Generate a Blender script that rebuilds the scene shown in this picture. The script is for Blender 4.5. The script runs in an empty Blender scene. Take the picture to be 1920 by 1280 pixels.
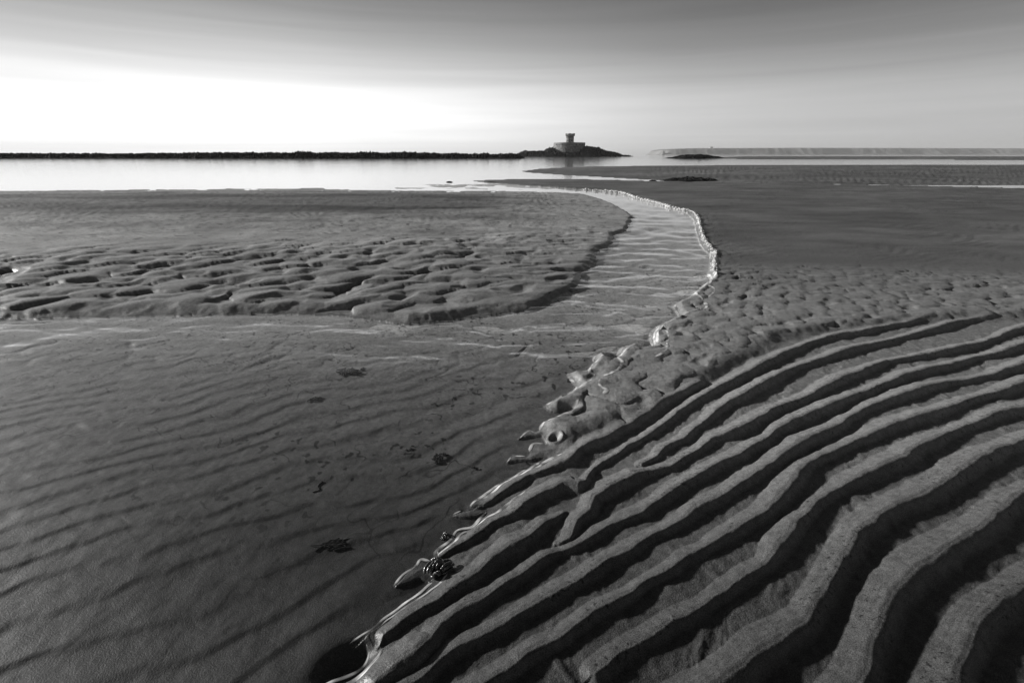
import bpy, bmesh, math, random
import numpy as np
from mathutils import Vector, noise as mnoise
PI = math.pi
S = bpy.context.scene
C = S.collection

# ------------------------------------------------------------------ camera
CAM_H = 1.10
PITCH = math.atan(349.0/853.3)
FPX = 853.3
cd = bpy.data.cameras.new('camera'); cam = bpy.data.objects.new('camera', cd); C.objects.link(cam)
cam.location = (0, 0, CAM_H); cam.rotation_euler = (PI/2 - PITCH, 0, 0)
cd.sensor_width = 36; cd.lens = 16.0; cd.clip_start = 0.02; cd.clip_end = 20000
S.camera = cam

# ------------------------------------------------------------------ light
SUN_EL = math.radians(13.5)
SUN_AZ = math.radians(-72.0)        # from +Y (the view), negative = left
w = bpy.data.worlds.new('World'); S.world = w; w.use_nodes = True
def build_world():
    nt = w.node_tree; nt.nodes.clear(); N = nt.nodes.new; L = nt.links.new
    out = N('ShaderNodeOutputWorld'); bg = N('ShaderNodeBackground')
    sky = N('ShaderNodeTexSky'); sky.sky_type = 'NISHITA'; sky.sun_disc = False
    sky.sun_elevation = SUN_EL; sky.sun_rotation = SUN_AZ
    sky.air_density = 1.0; sky.dust_density = 1.5; sky.ozone_density = 1.0
    bw = N('ShaderNodeRGBToBW'); L(sky.outputs[0], bw.inputs[0])
    tc = N('ShaderNodeTexCoord'); sp = N('ShaderNodeSeparateXYZ'); L(tc.outputs['Generated'], sp.inputs[0])
    # darker towards the zenith (the photograph's deep filtered sky)
    r1 = N('ShaderNodeValToRGB'); L(sp.outputs['Z'], r1.inputs[0]); cr = r1.color_ramp
    cr.interpolation = 'B_SPLINE'
    pts = SKY_EL
    while len(cr.elements) < len(pts): cr.elements.new(0.5)
    for e, (p, v) in zip(cr.elements, pts): e.position = p; e.color = (v, v, v, 1)
    # brighter towards the sun side
    mx = N('ShaderNodeMapRange'); L(sp.outputs['X'], mx.inputs[0])
    mx.inputs[1].default_value = -0.75; mx.inputs[2].default_value = 0.75
    r2 = N('ShaderNodeValToRGB'); L(mx.outputs[0], r2.inputs[0]); cr = r2.color_ramp; cr.interpolation = 'B_SPLINE'
    pts = SKY_X
    while len(cr.elements) < len(pts): cr.elements.new(0.5)
    for e, (p, v) in zip(cr.elements, pts): e.position = p; e.color = (v, v, v, 1)
    # thin streaks of high cloud, drawn out along the horizon
    mp = N('ShaderNodeMapping'); L(tc.outputs['Generated'], mp.inputs[0]); mp.inputs['Scale'].default_value = (0.9, 0.9, 30)
    mp.inputs['Rotation'].default_value = (0, math.radians(-3), 0)
    ns = N('ShaderNodeTexNoise'); L(mp.outputs[0], ns.inputs['Vector']); ns.inputs['Scale'].default_value = 1.6
    ns.inputs['Detail'].default_value = 8; ns.inputs['Distortion'].default_value = 0.5
    m3 = N('ShaderNodeMapRange'); L(ns.outputs[0], m3.inputs[0]); m3.inputs[1].default_value = 0.3; m3.inputs[2].default_value = 0.75
    m3.inputs[3].default_value = 0.93; m3.inputs[4].default_value = 1.09
    def mul(a, b):
        m = N('ShaderNodeMath'); m.operation = 'MULTIPLY'; L(a, m.inputs[0]); L(b, m.inputs[1]); return m.outputs[0]
    pw = N('ShaderNodeMath'); pw.operation = 'POWER'; L(bw.outputs[0], pw.inputs[0]); pw.inputs[1].default_value = 0.35
    v = mul(mul(mul(pw.outputs[0], r1.outputs[0]), r2.outputs[0]), m3.outputs[0])
    L(v, bg.inputs[0]); bg.inputs[1].default_value = SKY_STRENGTH
    L(bg.outputs[0], out.inputs[0])
SKY_STRENGTH = 0.65
SKY_EL = [(0,.93),(0.05,.94),(.09,.88),(.13,.66),(.175,.43),(.216,.29),(.25,.22),(.33,.19),(.43,.10),(.56,.04),(1,.025)]
SKY_X = [(0.0, .58), (0.12, .80), (0.24, .93), (0.32, .88), (0.5, 0.82), (0.7, 0.55), (1.0, 0.38)]
build_world()
sd = bpy.data.lights.new('sun', 'SUN'); so = bpy.data.objects.new('sun', sd); C.objects.link(so)
sd.energy = 5.0; sd.angle = math.radians(2.6); sd.color = (1, 0.99, 0.97)
sdir = Vector((math.sin(SUN_AZ)*math.cos(SUN_EL), math.cos(SUN_AZ)*math.cos(SUN_EL), math.sin(SUN_EL)))
so.rotation_euler = sdir.to_track_quat('Z', 'Y').to_euler()
S.view_settings.view_transform = 'Standard'; S.view_settings.look = 'None'
S.view_settings.exposure = 0.35; S.view_settings.gamma = 1
S.render.engine = 'CYCLES'
S.cycles.max_bounces = 8; S.cycles.transparent_max_bounces = 16
S.cycles.caustics_reflective = False; S.cycles.caustics_refractive = False

# ------------------------------------------------------------------ helpers
cp, sn = math.cos(PITCH), math.sin(PITCH)
def P(u, v, z=0.0):
    """ground position seen in the photograph at (u, v)"""
    x = (np.asarray(u, float)-960.0)/FPX; y = (640.0-np.asarray(v, float))/FPX
    Z = -sn + y*cp
    t = (z-CAM_H)/Z
    return t*x, t*(cp + y*sn)
def PW(pts): return np.array([P(a, b) for a, b in pts], dtype=np.float64)

_rng = np.random.RandomState(7)
_perm = np.concatenate([_rng.permutation(4096)]*2).astype(np.int32)
_ang = _rng.rand(4096)*2*PI
_gx = np.cos(_ang).astype(np.float32); _gy = np.sin(_ang).astype(np.float32)
def pn(x, y, seed=0):
    x = np.asarray(x, np.float64)+seed*37.17; y = np.asarray(y, np.float64)+seed*91.73
    xf = np.floor(x); yf = np.floor(y)
    xi = xf.astype(np.int64) & 4095; yi = yf.astype(np.int64) & 4095
    fx = (x-xf).astype(np.float32); fy = (y-yf).astype(np.float32)
    xi1 = (xi+1) & 4095; yi1 = (yi+1) & 4095
    def g(ix, iy, dx, dy):
        h = _perm[_perm[ix]+iy]
        return _gx[h]*dx+_gy[h]*dy
    ux = fx*fx*fx*(fx*(fx*6-15)+10); uy = fy*fy*fy*(fy*(fy*6-15)+10)
    a = g(xi, yi, fx, fy); b = g(xi1, yi, fx-1, fy); c = g(xi, yi1, fx, fy-1); d = g(xi1, yi1, fx-1, fy-1)
    return 1.5*(a+(b-a)*ux + (c-a+(a-b-c+d)*ux)*uy)
def fbm(x, y, o=4, seed=0, gain=0.5):
    s = 0; a = 1.0; f = 1.0
    for i in range(o):
        s = s + a*pn(x*f, y*f, seed+i*3); a *= gain; f *= 2.03
    return s
def sst(a, b, x):
    t = np.clip((x-a)/(b-a), 0, 1); return t*t*(3-2*t)
def rnd_cell(ix, iy, k):
    h = _perm[(_perm[(ix & 4095)] + (iy & 4095)) & 4095]
    h = _perm[(h + k*131) & 4095]
    return h.astype(np.float32)/4096.0
def shingles(x, y, f, la, lc, seed=0, sharp=2.4):
    """overlapping tongue-shaped ripple lobes, 0..1"""
    fl = math.hypot(*f); fx, fy = f[0]/fl, f[1]/fl
    a = (x*fx+y*fy)/la + seed*11.3; c = (-x*fy+y*fx)/lc + seed*5.7
    ia = np.floor(a).astype(np.int64); ic = np.floor(c).astype(np.int64)
    best = np.full(a.shape, -9.0, np.float32)
    for da in (-1, 0, 1, 2):
        for dc in (-1, 0, 1):
            ja = ia+da; jc = ic+dc
            ca = ja + 0.5 + 0.75*(rnd_cell(ja, jc, 1+seed)-0.5)
            cc = jc + 0.5 + 0.5*(ja & 1) + 0.7*(rnd_cell(ja, jc, 2+seed)-0.5)
            sz = 0.8+0.45*rnd_cell(ja, jc, 3+seed)
            qa = (a-ca)/sz; qc = (c-cc)/sz
            r = np.sqrt((qc/0.72)**2 + np.where(qa > 0, (qa/0.5)**2, (qa/1.5)**2))
            h = np.where(r < 1, 1-0.30*r*r, 0.70-sharp*(r-1)) + 0.25*qa + 0.22*(rnd_cell(ja, jc, 4+seed)-0.5)
            best = np.maximum(best, h.astype(np.float32))
    return np.clip(best, -0.35, 1.3)

def seg_field(x, y, pts, closed=False, vals=None):
    """distance to polyline; returns dist, signed cross of nearest seg (+ = right of direction), overshoot, value"""
    n = len(pts); best = np.full(x.shape, 1e9, np.float32); sg = np.zeros(x.shape, np.float32)
    ov = np.zeros(x.shape, np.float32); vv = np.zeros(x.shape, np.float32)
    rngs = range(n if closed else n-1)
    for i in rngs:
        ax, ay = pts[i]; bx, by = pts[(i+1) % n]
        dx, dy = bx-ax, by-ay; L2 = dx*dx+dy*dy
        if L2 < 1e-12: continue
        t = ((x-ax)*dx+(y-ay)*dy)/L2; tc = np.clip(t, 0, 1)
        ex = x-ax-tc*dx; ey = y-ay-tc*dy
        d = ex*ex+ey*ey
        m = d < best
        best = np.where(m, d, best)
        cr = (dy*(x-ax)-dx*(y-ay))/math.sqrt(L2)
        sg = np.where(m, cr, sg)
        if vals is not None:
            vv = np.where(m, vals[i]+(vals[i+1]-vals[i])*tc, vv)
        if not closed:
            o = np.zeros_like(best)
            if i == 0: o = np.maximum(o, -t*math.sqrt(L2))
            if i == n-2: o = np.maximum(o, (t-1)*math.sqrt(L2))
            ov = np.where(m, o, ov)
    return np.sqrt(best), sg, ov, vv
def poly_sd(x, y, pts):
    d, _, _, _ = seg_field(x, y, pts, True)
    ins = np.zeros(x.shape, bool); n = len(pts)
    for i in range(n):
        ax, ay = pts[i]; bx, by = pts[(i+1) % n]
        if ay == by: continue
        c = ((ay > y) != (by > y)) & (x < (bx-ax)*(y-ay)/(by-ay)+ax)
        ins ^= c
    return np.where(ins, d, -d)

# ------------------------------------------------------------------ shapes traced on the ground
SHORE_R = [(540,1400),(590,1300),(621,1278.7),(641.5,1270.8),(666,1259.6),(684,1244),(690.8,1223.8),(686,1208),(678,1199),(657,1206.5),
 (679.6,1190),(704,1172),(735.6,1147.7),(760,1129.7),(791.6,1107),(803,1092),(785,1088),(760,1092),(737.8,1098.4),(755.7,1078),(778,1062.6),(789.3,1049),
 (808,1051),(819.6,1044),(818.4,1034),(845,1012.6),(856.5,994.7),(883.4,988),(912,962),(880,966),(848.7,965.5),(863,956.6),(905,951),(881,947.7),(901,932),(919,921),
 (944,903),(964,894),(1000,872),(1022,860),(985,862),(950,866.5),(963,852.5),(984,854),(992,846.5),(1000,833),(1022,831),(1015,816),(995,816),(974,821),
 (990.8,807.3),(1002,810.7),(1012,806),(1018.8,792.8),(1033,786),(1053.5,778),(1071.5,770),(1045,771),(1017.7,764),(1033,754.7),(1051,743.5),(1067,736.8),
 (1080,727.8),(1073.7,716.6),(1064.7,703),(1071.5,698.7),(1089,696.5),(1102.8,694),(1111.8,680.8),(1114,669.6),(1127.5,662.9),(1141,659.5),(1143,675),
 (1160,667),(1159,661),(1167.8,652.8),(1183,648),(1197,649.4),(1208,654),(1223.7,651.7),(1220,627),(1232.7,613.6),(1255,602),(1275,593),(1264,572.8),(1291,559),
 (1313,541),(1333.5,525.7),(1326.8,514.5),(1331,505.6),(1331,494),(1333.5,476.5),(1322,470),(1313,458.5),(1307,440),(1304,426),(1301,412.6),
 (1290,401),(1277.5,396.5),(1253,391),(1237,386),(1217,380),(1190,373),(1163,364),(1136,360),(1089,356.5),(1067,355),(1022,351),(955,346.4),(905,342)]
LAND_R = SHORE_R + [(885,339.5),(925,337),(960,336.5),(1038,335.8),(1130,337),(1221,339.8),(1385,342.5),(1700,349),(2500,372),(4200,700),(4200,1500),(900,1700),(540,1500)]
LAND_L = [(534,588),(565,590),(623.6,590.4),(659,594.8),(702,600.4),(722,603),(758,608.3),(809.5,605),(870,597),(914.7,592.6),(959.5,588),
 (999.8,581.7),(1022,572.5),(1044.6,556.8),(1073.7,545.6),(1084,530.2),(1089.4,515.3),(1109.5,498.6),(1118.5,485),(1116.3,474),(1125.2,467.3),(1145.4,458.3),
 (1152,447),(1152,439.3),(1173.4,433.7),(1179,422.5),(1187,405.7),(1176.7,398),(1149.8,383),(1127.5,374),(1094,364),(1044.6,360.5),(955,358.3),
 (870,358.2),(820,357.2),(735.6,357),(668.4,355.9),(608,354.6),(606,352),(534,353.5),(300,355),(0,358),(-700,368),(-700,625),(0,600),(300,592),(450,590)]
LAND_F = [(976,320.8),(1011,316.3),(1070,312.8),(1170,311.2),(1291,310),(1385,309.4),(1900,308.5),(3000,308),(3000,350),(1700,348),(1500,345),(1336,342.1),
 (1270,339.4),(1212.6,337.6),(1134,333),(1055.8,328.6),(988.6,324)]
LAND_FF = [(1300,297.0),(1385,299),(3000,304),(3000,293.2),(1385,293.6)]

Z5 = {1: (985, 680), 2: (785, 840), 3: (985, 900), 4: (585, 1013), 5: (785, 1013)}
def zc(q, pts): return [(Z5[q][0]+a/4.795, Z5[q][1]+b/4.795, c/4.795) for a, b, c in pts]
RIDGES = [
 zc(2, [(440,555,15),(560,515,40),(650,470,60),(850,350,90),(1000,270,65),(1160,215,70)]) + zc(1, [(380,915,120),(470,815,90),(600,755,100),(760,690,90),(900,615,100),(1050,520,90),(1260,370,110),(1400,320,90),(1560,230,100)]),
 zc(2, [(175,985,35),(330,900,80),(480,830,85),(660,690,90),(860,610,100),(960,530,110),(1100,460,110),(1300,370,110),(1420,385,130),(1500,335,120),(1570,215,70),(1640,165,60),(1790,90,60),(1880,20,70)]) + zc(1, [(980,765,60),(1100,690,70),(1260,590,90),(1350,500,80),(1460,430,80),(1560,370,80),(1700,290,80),(1800,240,80),(1918,180,100),(2060,100,100)]),
 zc(1, [(1040,955,60),(1160,900,80),(1250,815,80),(1400,740,90),(1540,630,90),(1650,540,90),(1720,480,90),(1918,370,110),(2100,260,110)]),
 zc(2, [(1270,890,60),(1350,850,130),(1410,720,170),(1530,610,200),(1580,490,180),(1700,420,150),(1850,340,120)]) + zc(1, [(980,1065,110),(1120,1030,70),(1300,985,80),(1500,870,80),(1650,760,90),(1800,710,100),(1918,660,110),(2100,560,110)]),
 zc(4, [(615,930,50),(650,850,110),(800,760,120),(960,660,130),(1120,580,140),(1340,430,150),(1500,330,160),(1659,200,160)]) + zc(2, [(860,930,180),(1000,840,150),(1140,705,120),(1290,640,60)]),
 zc(4, [(560,1330,200),(760,1180,250),(940,1050,260),(1080,950,240),(1160,800,160)]) + zc(5, [(330,730,150),(450,640,140),(600,560,130),(760,450,130),(900,370,130),(980,300,140),(1150,200,120),(1300,145,70)]) + zc(3, [(500,620,110),(700,500,110),(860,410,100),(1040,340,110),(1200,240,130),(1400,100,130),(1580,10,120)]) + zc(1, [(1700,1000,110),(1918,890,110),(2100,790,110)]),
 zc(5, [(-300,1470,160),(20,1260,160),(150,1140,160),(300,1040,150),(500,940,150),(680,860,150),(870,750,150),(1050,630,150),(1200,550,150),(1400,430,150),(1560,340,150),(1700,250,130),(1918,130,130)]) + zc(3, [(1040,620,120),(1240,520,120),(1440,400,130),(1600,290,130),(1750,210,120),(1918,100,120),(2100,0,120)]),
 zc(5, [(200,1560,180),(450,1420,180),(700,1275,180),(900,1160,180),(1100,1030,170),(1260,930,160),(1400,830,160),(1600,710,150),(1750,630,150),(1918,530,140)]) + zc(3, [(1100,970,120),(1300,870,120),(1440,780,120),(1600,690,110),(1750,590,130),(1918,500,140),(2150,360,140)]),
 zc(3, [(600,1790,180),(900,1610,180),(1200,1430,180),(1480,1270,170),(1640,1160,160),(1800,1040,160),(1918,970,160),(2150,830,160)]),
]

def ext_px(r):
    return r
RW = []      # world ridges: (pts Nx2, widths N)
for r in RIDGES:
    pts = np.array([P(a, b) for a, b, c in r]); foot = np.array([P(a, b-c) for a, b, c in r])
    tan = np.gradient(pts, axis=0); tan /= np.linalg.norm(tan, axis=1)[:, None]
    nrm = np.stack([-tan[:, 1], tan[:, 0]], 1)
    wd = np.clip(np.abs(((foot-pts)*nrm).sum(1)), 0.012, 0.2)
    RW.append([pts, wd])
# carry the ridges on to the right of the photograph, and repeat them behind the last one
rr = np.random.RandomState(3)
gdir = np.array([0.80, 0.60]); gdir /= np.linalg.norm(gdir); gn = np.array([gdir[1], -gdir[0]])
def wobble(t): return 0.016*math.sin(t*1.9+.6)+0.008*math.sin(t*4.9+2.0)+0.005*math.sin(t*11.3)
for k, R in enumerate(RW):
    pts, wd = R
    if k in (0, 4): continue
    p = pts[-1].copy(); P2 = []; W2 = []; t0 = float(p @ gdir); w0 = wobble(t0)
    cur = p.copy()
    for j in range(1, 95):
        t = t0+0.06*j; an = math.atan2(gdir[1], gdir[0])-0.26*min(1, j/22)
        cur = cur+0.06*np.array([math.cos(an), math.sin(an)])
        q = cur + gn*((wobble(t+.05*k)-w0)*min(1, j/6)+0.012*math.sin(j*.23+k*2.2)*min(1, j/8))
        P2.append(q); W2.append((wd[-1]*max(0, 1-j/10)+0.055*min(1, j/10))*(1+0.2*math.sin(j*.41+k)))
    R[0] = np.vstack([pts, np.array(P2)]); R[1] = np.concatenate([wd, np.array(W2)])
last = RW[-1]
PER = 0.135
base0 = last[0]
seg = np.concatenate([[0], np.cumsum(np.linalg.norm(np.diff(base0, axis=0), axis=1))])
for k in range(1, 20):
    tt = np.arange(0, seg[-1], 0.05)
    base = np.stack([np.interp(tt, seg, base0[:, 0]), np.interp(tt, seg, base0[:, 1])], 1)
    base = base + gn*PER*k*(1+0.012*k) - gdir*0.25*k*0.3
    wob = 0.008*np.sin(tt*2.3+k*1.1)+0.005*np.sin(tt*7.7+k*2.3)+rr.uniform(-.008, .008)
    pts = base + gn*wob[:, None]; wdk = 0.062*(1+0.18*np.sin(tt*4.1+k*1.7))
    if k == 5: pts = pts[:34]; wdk = wdk[:34]
    if k == 9: pts = pts[30:]; wdk = wdk[30:]
    RW.append([pts, wdk])

ZONE_B = [(1000,790),(1030,745),(1060,700),(1110,650),(1200,600),(1260,565),(1330,520),(1400,515),(1700,520),(2100,540),(2100,600),(1700,610),(1450,640),(1318,715),(1250,745),(1200,785),(1120,805),(1060,825)]
ZONE_C = [(-700,500),(300,480),(534,474),(700,468),(800,458),(1000,446),(1100,432),(1130,440),(1110,490),(1085,525),(1040,560),(950,592),(720,606),(534,594),(300,596),(-700,630)]

def line_w(pts): return PW(pts)

PITS = [(1041,826,11,0.016)]
def terrain(x, y):
    """height in metres and sand reflectance at world (x, y)"""
    shp = x.shape; x = x.ravel().astype(np.float64); y = y.ravel().astype(np.float64)
    n = x.size
    wx = x+0.008*fbm(x*9, y*9, 3, 1); wy = y+0.012*fbm(x*9, y*9, 3, 5)
    sR = poly_sd(wx, wy, PW(LAND_R)); sL = poly_sd(wx, wy, PW(LAND_L))
    sF = np.maximum(poly_sd(x, y, PW(LAND_F)), poly_sd(x, y, PW(LAND_FF)))
    far = sst(3.5, 8.0, y)
    lum = fbm(x*1.3, y*1.3, 4, 9)
    # --- right bank
    scarp = 0.02+0.035*sst(3.2, 6.0, y)*(1-sst(16, 20, y))
    lump = 1+0.45*fbm(x*7, y*7, 3, 12)
    hR_near = np.clip(sR*0.10, -0.006, 0.012) + 0.020*sst(0.10, 0.8, sR) + 0.02*sst(0.5, 3, sR)
    hR_far = scarp*(1+(lump-1)*np.exp(-np.clip(sR, 0, 9)/0.15))*sst(-0.01, 0.06, sR) + 0.012*sst(0.3, 3, sR) + 0.004*fbm(x*.8, y*.8, 2, 31)*sst(0.1, 1, sR)
    # a raised crumbling lip right at the cut bank
    hR_far += 0.014*np.exp(-((sR-0.05)/0.028)**2)*(0.35+1.6*np.abs(pn(x*16, y*16, 14)))*(1-sst(18, 22, y))
    wF = sst(2.9, 4.6, y+0.5*pn(x*.9, y*.9, 17))
    hR = hR_near*(1-wF)+hR_far*wF
    # --- left bar
    wl = sst(-0.5, 0.5, x); sL = sL-0.03*wl*pn(x*1.4, y*5.5, 27)-0.012*pn(x*9, y*14, 28)*wl
    sc = 0.015+0.009*wl*(1-sst(14, 18, y))
    hL = sc*sst(-0.02, 0.16-0.09*wl, sL)+0.05*sst(0.2, 3, sL)+0.03*sst(3, 9, sL) + 0.006*lum*sst(0.1, 1, sL)
    hL -= 0.035*sst(12.5, 17, y)*sst(1, 0, sL-0.2)*0
    hL += -0.03*sst(13, 18.5, y)
    hL = np.where((sL > 0) & (y > 6), np.maximum(hL, 0.004+0.01*lum*sst(14, 18, y)), hL)
    hF = 0.16*sst(0, 14, sF)+0.01*sst(0, 1.0, sF)+0.03*fbm(x*.15, y*.12, 3, 41)*sst(0, 6, sF)
    s = np.maximum(np.maximum(sR, sL), sF)
    dep = np.clip(-s, 0, 50)
    hW = -(0.005+0.030*(1-np.exp(-dep/0.25))+0.03*np.clip(dep-2, 0, 14))
    # shallow film with sandy islets where the stream leaves the lagoon
    isl = sst(15.5, 17, y)*(1-sst(19.5, 22, y))*sst(-9, -3, x)*(1-sst(1.5, 5, x))
    hW = hW*(1-isl) + isl*(-0.0035+0.022*fbm(x*.55, y*1.1, 4, 51))
    h = np.where(sR > 0, hR, np.where(sL > 0, hL, np.where(sF > 0, hF, hW)))
    wet_in = (s <= 0)
    # ---- the big wave ripples, lower right
    near = (y < 4.2)
    hA = np.zeros(n)
    idx = np.nonzero(near & (sR > -0.12))[0]
    ux = x[idx]; uy = y[idx]
    qx = ux+0.0065*fbm(ux*9, uy*9, 2, 61)+0.0008*pn(ux*60, uy*60, 63); qy = uy+0.0065*fbm(ux*9, uy*9, 2, 66)+0.0008*pn(ux*60, uy*60, 68)
    acc = np.zeros(idx.size)
    mA = np.zeros(idx.size)
    for k, (pts, wd) in enumerate(RW):
        lo = pts.min(0)-0.3; hi = pts.max(0)+0.3
        sel = np.nonzero((ux > lo[0]) & (ux < hi[0]) & (uy > lo[1]) & (uy < hi[1]))[0]
        if sel.size == 0: continue
        d, sg, ov, ww = seg_field(qx[sel], qy[sel], pts, False, wd)
        sgn = np.sign(sg); dd = d*sgn
        ww = np.maximum(ww, 0.012)
        A = np.clip(0.46*ww, 0.006, 0.029)*(1+0.12*pn(ux[sel]*5, uy[sel]*5, 70+k))
        st = np.clip(1+dd/ww, 0, 1)
        stoss = (0.10*st + 0.90*(st**0.9))*(1-0.13*sst(-0.014, 0.0, dd))
        lee = 0.87*(1-sst(0, 0.85*A/0.55, dd))
        prof = np.where(dd < 0, stoss, lee)
        prof *= np.exp(-(np.clip(ov, 0, 9)/0.03)**2)
        hh = A*prof
        acc[sel] = np.maximum(acc[sel], hh)
        infl = np.exp(-(np.clip(d-ww, 0, 9)/0.08)**2); mA[sel] = np.maximum(mA[sel], infl)
    # faint terraces left on the stoss sides by the falling water
    ter = acc*1000/5.5
    acc2 = acc + 0.00028*np.sin(ter*2*PI+5.0*pn(ux*4, uy*4, 75))*np.clip(0.4+1.5*pn(ux*5, uy*5, 76), 0, 1)*np.clip(acc/0.01, 0, 1)
    # small cross ripples lying in the troughs
    tro = np.clip(1-acc/0.010, 0, 1)
    cx = (ux*0.75-uy*0.25)/0.075+1.2*fbm(ux*5, uy*5, 2, 78)
    acc2 += tro*0.0030*fbm(cx*0.8, (ux*.6+uy*.8)*9, 3, 79)*mA
    acc2 += 0.0005*fbm(ux*45, uy*45, 3, 80)
    hA[idx] = acc2*sst(-0.05, 0.012, sR[idx])
    # ---- honeycomb of tongues above them
    bB = sst(-0.10-0.5*sst(3, 4, y), 0.06+0.3*sst(3, 4, y), poly_sd(x, y, PW(ZONE_B)))*sst(0.0, 0.05, sR)
    jx = x+0.05*fbm(x*4, y*4, 2, 90); jy = y+0.05*fbm(x*4, y*4, 2, 94)
    shB = shingles(jx, jy, (0.75, -0.45), 0.145, 0.125, 1, 4.6)
    hB = 0.029*shB + 0.005*shingles(x, y, (0.9, -0.2), 0.075, 0.06, 2, 3.0) + 0.016*np.minimum(0, fbm(x*6.5, y*6.5, 2, 97)+0.30) + 0.0006*fbm(x*60, y*60, 2, 99)
    h = h + hA*(1-bB) + hB*bB
    # ---- tongues on the left bar
    cC = sst(-0.9, 0.5, poly_sd(x, y, PW(ZONE_C))+0.35*fbm(x*.9, y*.9, 2, 106))*sst(-0.02, 0.13, sL)
    kx = x+0.09*fbm(x*1.8, y*1.8, 3, 101); ky = y+0.07*fbm(x*2.2, y*2.2, 3, 104)
    strch = sst(-0.7, 0.6, x)
    shC = shingles(kx, ky, (0.50, -0.87), 0.25, 0.33, 3, 3.6)*(1-strch) + shingles(kx, ky+0.10*kx, (0.25, -1.0), 0.15, 0.62, 5, 3.4)*strch
    hC = (0.076-0.034*strch)*(shC-0.42) + 0.03*np.minimum(0, fbm(x*3.1+40, y*4.2, 2, 119)+0.12)
    fine = 0.0022*np.sin((ky*0.9+kx*0.3)/0.035*2*PI+1.5*pn(x*3, y*3, 108))
    h = h + cC*(hC + fine*0.12)
    # ---- fine curved ripples elsewhere on the bars
    land = s > 0
    ph = (y*0.96-x*0.35)/0.13 + 2.3*fbm(x*.55, y*.55, 3, 110)
    fr = 0.0045*np.sin(ph*2*PI)*sst(-1, 1.2, fbm(x*.7, y*.7, 2, 113)+0.3)
    h = h + np.where(land, fr*(1-cC)*(1-bB)*sst(4.2, 5.5, y)*(1-sst(20, 24, y))*np.where(sR > 0, 0.40, 0.9), 0)
    ph = (x*0.88+y*0.22)/0.34 + 2.2*fbm(x*.2, y*.2, 2, 116)
    h = h + np.where(sF > 0.3, 0.009*np.sin(ph*2*PI)*sst(5, 9, x)*np.clip(.5+fbm(x*.3, y*.3, 2, 118), 0, 1)*(1-sst(38, 60, y)), 0)
    # rough, footprinted crust on the back of the left bar
    crust = sst(6.2, 7.2, y)*(1-sst(15, 18, y))*(sL > 0)*(1-sst(0.0, 2.5, x))
    h = h + crust*(0.006*fbm(x*4, y*4, 4, 120)+0.012*np.clip(fbm(x*1.6, y*2.6, 3, 124)-0.45, 0, 1))
    # ---- bed of the stream: the same ripples, drowned
    nx, ny = -0.45, 0.89
    bph = (x*nx+y*ny)/0.125 + 0.75*fbm(x*1.5, y*1.5, 4, 130)
    fr_ = bph-np.floor(bph)
    saw = np.where(fr_ < 0.28, fr_/0.28, (1-fr_)/0.72)
    saw = saw*saw*(3-2*saw)
    seg = shingles(x+0.05*fbm(x*4, y*4, 2, 134), y+0.05*fbm(x*4, y*4, 2, 137), (0.35, -0.9), 0.16, 0.42, 7, 2.2)
    seg2 = shingles(x+0.10*fbm(x*3, y*3, 3, 234), y+0.10*fbm(x*3, y*3, 3, 237), (0.5, -0.8), 0.11, 0.20, 9, 1.6)
    mid = sst(1.9, 2.6, y)*(1-sst(3.6, 4.6, y))
    bed = 0.0042*saw*(0.35+0.65*np.clip(seg, 0, 1))*(1-0.6*mid) + 0.003*np.clip(seg, 0, 1) + 0.013*mid*np.clip(seg2, 0, 1) + 0.0022*np.clip(seg2, 0, 1) + 0.0010*fbm(x*12, y*12, 3, 140)
    h = h + np.where(wet_in, bed*sst(0.0, 0.12, -s)*(1-sst(9, 13, y)), 0)
    h = np.where(wet_in & (isl < 0.05), np.minimum(h, -0.0015-0.002*sst(0, .05, -s)-0.01*sst(0, .3, -s)), h)
    h = np.where(land & (y > 3.2), np.maximum(h, 0.0012+(0.003+0.002*pn(x*3, y*3, 146))*sst(0, 0.12, s)), h)
    # ---- burrows and hollows
    for (u, v, rp, dp) in PITS:
        px, py = P(u, v); r0 = rp*abs(P(u+1, v)[0]-px)
        r = np.sqrt((x-px)**2+(y-py)**2)/r0
        h = h - dp*np.exp(-(r/0.75)**4) + dp*0.45*np.exp(-((r-1.25)/0.28)**2)
    # dark scour pool at the toe of the shore
    px, py = P(650, 1238)
    r = np.hypot(((x-px)*.8+(y-py)*.6)/0.058, ((y-py)*.8-(x-px)*.6)/0.036); h = h-0.045*np.exp(-r**2.5)
    # pin-prick worm holes
    h = h - 0.0000*r

    # ================= reflectance
    a = 0.22 + 0.025*fbm(x*.9, y*.9, 3, 150)
    # damp belt across the back of the left bar
    bw_ = (fbm(x*.35, y*.9, 4, 160)*0.9)
    damp = np.exp(-((y-11.6-0.25*bw_*6)/3.6)**2)*(1-sst(-1.8, 1.8, x+1.2*bw_))
    damp = np.clip(damp*1.15, 0, 1)*(sL > 0)
    stripes = 0.5+0.5*np.sin(y*2.1+x*.08+2.5*fbm(x*.2, y*.5, 2, 166))
    a = a*(1-0.93*damp*(0.68+0.32*stripes))
    a = a*(1+0.65*(sL > 0)*sst(4.0, 7.0, y))
    a = a*(1+0.30*fbm(x*1.1, y*2.6, 4, 156)*sst(4, 6, y))
    a = np.where(sR > 0, a*(1-0.40*sst(3.2, 5.0, y))*(1+0.35*fbm(x*.25, y*.7, 3, 158)*sst(4, 7, y)), a)
    a = np.where((sF > 0) & (sR <= 0), a*(0.62+0.2*fbm(x*.12, y*.25, 3, 170)), a)
    spk = fbm(x*6, y*9, 3, 174)
    a = np.where(land & (y > 5.8) & (y < 16) & (sL > 0), a*(1-0.55*sst(0.40, 0.75, spk)), a)
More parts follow.
